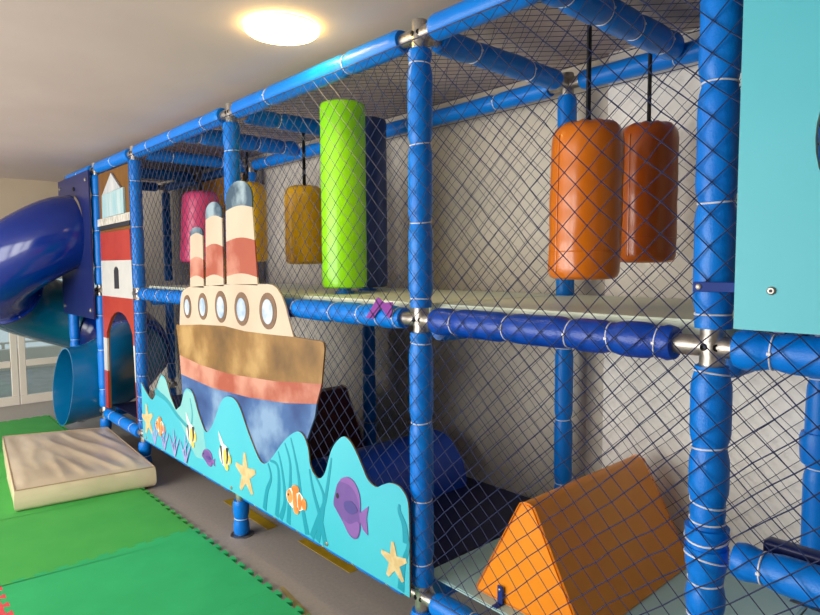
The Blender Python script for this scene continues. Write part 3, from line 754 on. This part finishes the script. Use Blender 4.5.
def idol(cx, cz, s, lab):
    E = lambda x, z, a, b, t=0: ell(cx + x * s, cz + z * s, a * s, b * s, 20, t)
    q = [([(cx + x * s, cz + z * s) for x, z in ((-.9, 1.6), (-.5, 1.2), (.1, .6), (-.45, .55), (-.75, 1.0))], 'fish_white'),
         (E(0, 0, .85, .8), 'fish_white'), (ribbon([(cx - .55 * s, cz + .6 * s), (cx - .45 * s, cz), (cx - .35 * s, cz - .7 * s)], .17 * s, 3), 'fish_black'),
         (ribbon([(cx + .45 * s, cz + .65 * s), (cx + .5 * s, cz), (cx + .3 * s, cz - .75 * s)], .2 * s, 3), 'fish_black'), (E(.12, -.05, .25, .55), 'fish_yellow'), (E(.85, -.1, .2, .35), 'fish_yellow'), (E(.35, -.75, .3, .25), 'fish_yellow')]
    dec('striped_fish_print', q, lab, YS - .002)
idol(-2.13, .56, .085, 'far black, white and yellow striped fish print')
idol(-1.63, .53, .085, 'nearer black, white and yellow striped fish print')
def tang(cx, cz, sx, sz, lab):
    A = lambda pts: [(cx + (x + .362) / .1 * sx, cz + (z - .585) / .13 * sz) for x, z in pts]
    body = catmull([(-.487, .569), (-.470, .63), (-.445, .68), (-.382, .722), (-.325, .715), (-.285, .666), (-.279, .589), (-.285, .50), (-.312, .456), (-.365, .457), (-.417, .505), (-.464, .543)], 4)
    q = [(A(body), 'tang'), (A([(-.29, .58), (-.222, .633), (-.236, .575), (-.228, .501), (-.262, .514), (-.285, .55)]), 'tang_light'),
         (A(catmull([(-.435, .69), (-.382, .722), (-.325, .715), (-.285, .666), (-.281, .6), (-.31, .66), (-.36, .69)], 3)), 'tang_light'),
         (A(catmull([(-.417, .515), (-.365, .465), (-.312, .462), (-.288, .51), (-.30, .54), (-.36, .51)], 3)), 'tang_light'),
         (A(catmull([(-.40, .60), (-.34, .62), (-.30, .59), (-.34, .56), (-.39, .565)], 3)), 'tang_dark'), (A(ell(-.452, .615, .010, .013, 12)), 'fish_black')]
    dec('purple_fish_print', q, lab, YS - .002)
tang(-.362, .585, .1, .13, 'large purple surgeonfish print')
tang(-1.868, .46, .075, .05, 'small purple fish print')
for x in (-3.0, -1.55, -.55):
    bm = bmesh.new(); lathe(bm, (x, -.115, .352), (x, -.125, .352), [(0, .012), (.004, .011), (.006, .004)], 12); link('bolt', bm, 'steel', sea)

for b, k, dx, dz, dy in ((sea, 1.0157, -.0286, -.0263, .034), (ship, 1.0106, -.0193, -.0178, .017)):
    for ch in b.children_recursive:
        for v in ch.data.vertices: v.co.x = v.co.x * k + dx; v.co.z = v.co.z * k + dz; v.co.y += dy
for x in (-2.9, -2.1, -1.2, -.4):
    link('mounting_strap', B((x - .02, -.0732, .315), (x + .02, -.036, .327), .001, 1), 'bracket', sea)
for x in (-2.2, -1.9, -1.2, -.95):
    link('mounting_strap', B((x - .015, -.0622, 1.425), (x + .015, -.0475, 1.445), .001, 1), 'bracket', ship)
# ------------------------------------------------------------------ turquoise board at the right
t = empty('turquoise_board', 'large plain turquoise board on the right bay with a round window', 'play panel', (1.75, -.1, 1.51))
x0, x1, z0, z1 = 1.236, 2.3, 1.512, 2.66
HX, HZ, HR = 1.645, 1.95, .25
bm = bmesh.new(); yf, yb = -.1, -.082
circ = ell(HX, HZ, HR, HR, 48)
ov = [[bm.verts.new((x, y, z)) for x, z in ((x1, z1), (x0, z1), (x0, z0), (x1, z0))] for y in (yf, yb)]
cv = [[bm.verts.new((x, y, z)) for x, z in circ] for y in (yf, yb)]
for s in (0, 1):
    for q in range(4):
        i0 = 6 + 12 * q
        bm.faces.new([cv[s][(i0 + k) % 48] for k in range(13)] + [ov[s][(q + 1) % 4], ov[s][q]])
for k in range(4): bm.faces.new((ov[0][k], ov[0][(k + 1) % 4], ov[1][(k + 1) % 4], ov[1][k])).material_index = 1
for k in range(48): bm.faces.new((cv[0][k], cv[1][k], cv[1][(k + 1) % 48], cv[0][(k + 1) % 48])).material_index = 1
bmesh.ops.recalc_face_normals(bm, faces=bm.faces)
link('board', bm, ['teal_board', 'board_edge'], t, False)
bm = bmesh.new(); lathe(bm, (HX, -.0815, HZ), (HX, -.2, HZ), [(0, HR - .002), (.006, HR - .004), (.03, HR * .93), (.06, HR * .75), (.075, HR * .5), (.083, HR * .2), (.084, .005)], 48); link('window_dome', bm, 'dome', t)
for x, z in ((1.318, 1.608), (2.2, 1.608)):
    bm = bmesh.new(); lathe(bm, (x, -.1, z), (x, -.11, z), [(0, .010), (.003, .010), (.006, .007), (.006, .004)], 16); o = link('bolt', bm, 'steel', t)
bm = bmesh.new(); lathe(bm, (1.318, -.1062, 1.608), (1.318, -.12, 1.608), [(0, .0042), (.0008, .004)], 6); link('bolt_socket', bm, 'dark_steel', t)
bm = bmesh.new(); box(bm, (1.126, -.080, 1.600), (1.30, -.073, 1.626), .002, 1)
o = link('mounting_strap', bm, 'bracket', t)
bm = bmesh.new(); lathe(bm, (1.141, -.080, 1.613), (1.141, -.09, 1.613), [(0, .0075), (.003, .007), (.005, .003)], 14); link('bolt', bm, 'steel', o)
bm = bmesh.new()
for k in range(7):
    a = k / 6; box(bm, (1.265 + a * .13, -.052 + .004 * math.sin(k * 2), 1.503 + .004 * math.sin(k * 3)), (1.295 + a * .13, -.028, 1.517 + .004 * math.cos(k * 2)), .003, 1)
tag(link('vinyl_scrap', bm, 'navy_board'), 'crumpled navy vinyl strip on the rail under the turquoise board', 'vinyl strip')

# purple ribbon
tag(link('ribbon', P([(-.21, 1.537), (-.294, 1.443), (-.245, 1.441), (-.19, 1.496), (-.138, 1.448), (-.118, 1.478), (-.111, 1.52), (-.163, 1.514)], -.0562, .002), 'purple', None, False), 'small purple ribbon tied to the net at the middle rail', 'ribbon')

# ------------------------------------------------------------------ floor mats
ZTL = .02
def prof(a, b, n=10, d=.028, g=0):
    """dovetail edge from 0 to 1 as (s, offset)"""
    out = []
    for k in range(n):
        s0 = (k + .25) / n; s1 = (k + .75) / n; e = .012
        out += [(s0 + e, 0), (s0 - .004, d), (s1 + .004, d), (s1 - e, 0)]
    return out
GAP, TL = .0003, 1.04
def tile(i, j, m, label, x0, y1, right=True, far=True):
    """unit tile, upper-left... x0..x0+1, y1-1..y1"""
    q = prof(0, 1)
    pts = [(x0 + GAP, y1 - TL + GAP)]
    pts += [(x0 + s, y1 - TL + o + GAP) for s, o in q]                       # near edge: receives the next row's teeth
    pts.append((x0 + 1 - GAP, y1 - TL + GAP))
    pts += [(x0 + 1 + o - GAP, y1 - TL + s * TL) for s, o in q]                   # right edge teeth
    pts.append((x0 + 1 - GAP, y1 - GAP))
    pts += [(x0 + s, y1 + o - GAP) for s, o in q][::-1]                     # back edge teeth
    pts.append((x0 + GAP, y1 - GAP))
    pts += [(x0 + o + GAP, y1 - TL + s * TL) for s, o in q][::-1]                 # left edge notches
    tag(link('foam_tile', P(pts, 0.0, ZTL, plane='xy'), m, None, False), label, 'floor mat', 'interlocking foam floor tiles')
YE = -.215
for i, (x0, m, lab) in enumerate(((-.915, 'tile', 'green foam tile nearest the camera at the bottom of the picture by the khaki tape'), (-1.915, 'tile', 'bluish green foam tile between the red tile and the small blue post foot'),
                    (-2.915, 'tile_b', 'grass green foam tile beside the near edge of the beige mattress'), (-3.915, 'tile_b', 'grass green foam tile under the near half of the beige mattress'),
                    (-4.915, 'tile_b', 'green foam tile under the far end of the beige mattress at the slide exit'), (-5.915, 'tile_b', 'green foam tile nearest the glazed doors, below the tube slide'))):
    tile(i, 0, m, lab, x0, YE)
tile(0, 1, 'tile_red', 'coral red foam tile whose teeth show at the lower left corner', -1.915, YE - TL)

# mattress
t = empty('crash_mat', 'thick beige vinyl mattress lying on green tiles at the slide exit', 'mattress', (-3.7, -.45, ZTL))
qd = [(-2.965, -.985), (-2.83, -.115), (-4.28, -.035), (-4.59, -.81)]
bm = bmesh.new(); NU, NV = 64, 56; zt = .174
def quad(u, v):
    a = Vector(qd[3]).lerp(Vector(qd[0]), u); b = Vector(qd[2]).lerp(Vector(qd[1]), u); return a.lerp(b, v)
def wr(u, v):
    e = min(1, min(u, 1 - u) * 12) * min(1, min(v, 1 - v) * 12)
    s = .45 - 1.6 * abs(noise.noise(Vector((u * 1.3 + v * .8, v * 5.2 - u * 1.5, 3)))) + .35 * noise.noise(Vector((u * 4, v * 11 - u * 3, 8)))
    return .016 * s * e - .006 * (1 - e)
tv = [[bm.verts.new((*quad(i / NU, j / NV), zt + wr(i / NU, j / NV))) for j in range(NV + 1)] for i in range(NU + 1)]
for i in range(NU):
    for j in range(NV): bm.faces.new((tv[i][j], tv[i + 1][j], tv[i + 1][j + 1], tv[i][j + 1]))
ring = [tv[i][0] for i in range(NU)] + [tv[NU][j] for j in range(NV)] + [tv[i][NV] for i in range(NU, 0, -1)] + [tv[0][j] for j in range(NV, 0, -1)]
ctr = Vector((sum(p[0] for p in qd) / 4, sum(p[1] for p in qd) / 4))
prev = ring
for z, out in ((zt - .012, .010), (zt - .04, .017), (.09, .021), (.05, .018), (ZTL + .014, .010), (ZTL + .001, -.008)):
    cur = []
    for k, v in enumerate(ring):
        d = (Vector((v.co.x, v.co.y)) - ctr).normalized(); w = .006 * noise.noise(Vector((v.co.x * 7, v.co.y * 7, z * 12)))
        cur.append(bm.verts.new((v.co.x + d.x * (out + w), v.co.y + d.y * (out + w), z)))
    n = len(ring)
    for k in range(n): bm.faces.new((prev[k], cur[k], cur[(k + 1) % n], prev[(k + 1) % n]))
    prev = cur
bm.faces.new(prev); bmesh.ops.recalc_face_normals(bm, faces=bm.faces)
rim_pts = [(v.co.x + (v.co.x - ctr.x) * .004, v.co.y + (v.co.y - ctr.y) * .004, v.co.z) for v in ring]
link('cover', bm, 'mattress', t)
link('piping', T(rim_pts, .0045, 6, True), 'piping', t)

# ------------------------------------------------------------------ light
def area(name, loc, rot, sx, sy, power, col):
    l = bpy.data.lights.new(name, 'AREA'); l.shape = 'RECTANGLE'; l.size = sx; l.size_y = sy; l.energy = power; l.color = col
    o = bpy.data.objects.new(name, l); COL.objects.link(o); o.location = loc; o.rotation_euler = rot; return o
for i, (a, b, z0, z1) in enumerate(WIN):
    area('window_daylight', ((a + b) / 2, Y0 + .02, (z0 + z1) / 2), (PI / 2, 0, 0), b - a - .1, z1 - z0 - .1, (66, 80, 100, 88)[i], (1, .97, .93))
l = bpy.data.lights.new('lamp_glow', 'POINT'); l.energy = 1.6; l.color = (1, .78, .42); l.shadow_soft_size = .12
o = bpy.data.objects.new('lamp_glow', l); COL.objects.link(o); o.location = (LX, LY, H - .22)
w = bpy.data.worlds.new('sky'); S.world = w; w.use_nodes = True
bg = w.node_tree.nodes['Background']; bg.inputs['Color'].default_value = (.86, .93, 1, 1); bg.inputs['Strength'].default_value = .9

# ------------------------------------------------------------------ camera
cam = bpy.data.cameras.new('camera'); co = bpy.data.objects.new('camera', cam); COL.objects.link(co); S.camera = co
yaw, pit, roll, f = -.8383, .0705, -.006, 612.6268
fw = Vector((math.sin(yaw) * math.cos(pit), math.cos(yaw) * math.cos(pit), -math.sin(pit)))
r = Vector((math.cos(yaw), -math.sin(yaw), 0)); u = r.cross(fw)
r2 = r * math.cos(roll) + u * math.sin(roll); u2 = -r * math.sin(roll) + u * math.cos(roll)
m = Matrix((r2, u2, -fw)).transposed().to_4x4(); m.translation = Vector((1.8206, -1.6976, 1.6757)); co.matrix_world = m
cam.sensor_fit = 'HORIZONTAL'; cam.sensor_width = 36; cam.lens = 36 * f / 820; cam.clip_start = .02
S.view_settings.view_transform = 'Standard'; S.view_settings.look = 'None'; S.view_settings.gamma = 1; S.view_settings.use_curve_mapping = False
S.view_settings.exposure = 0
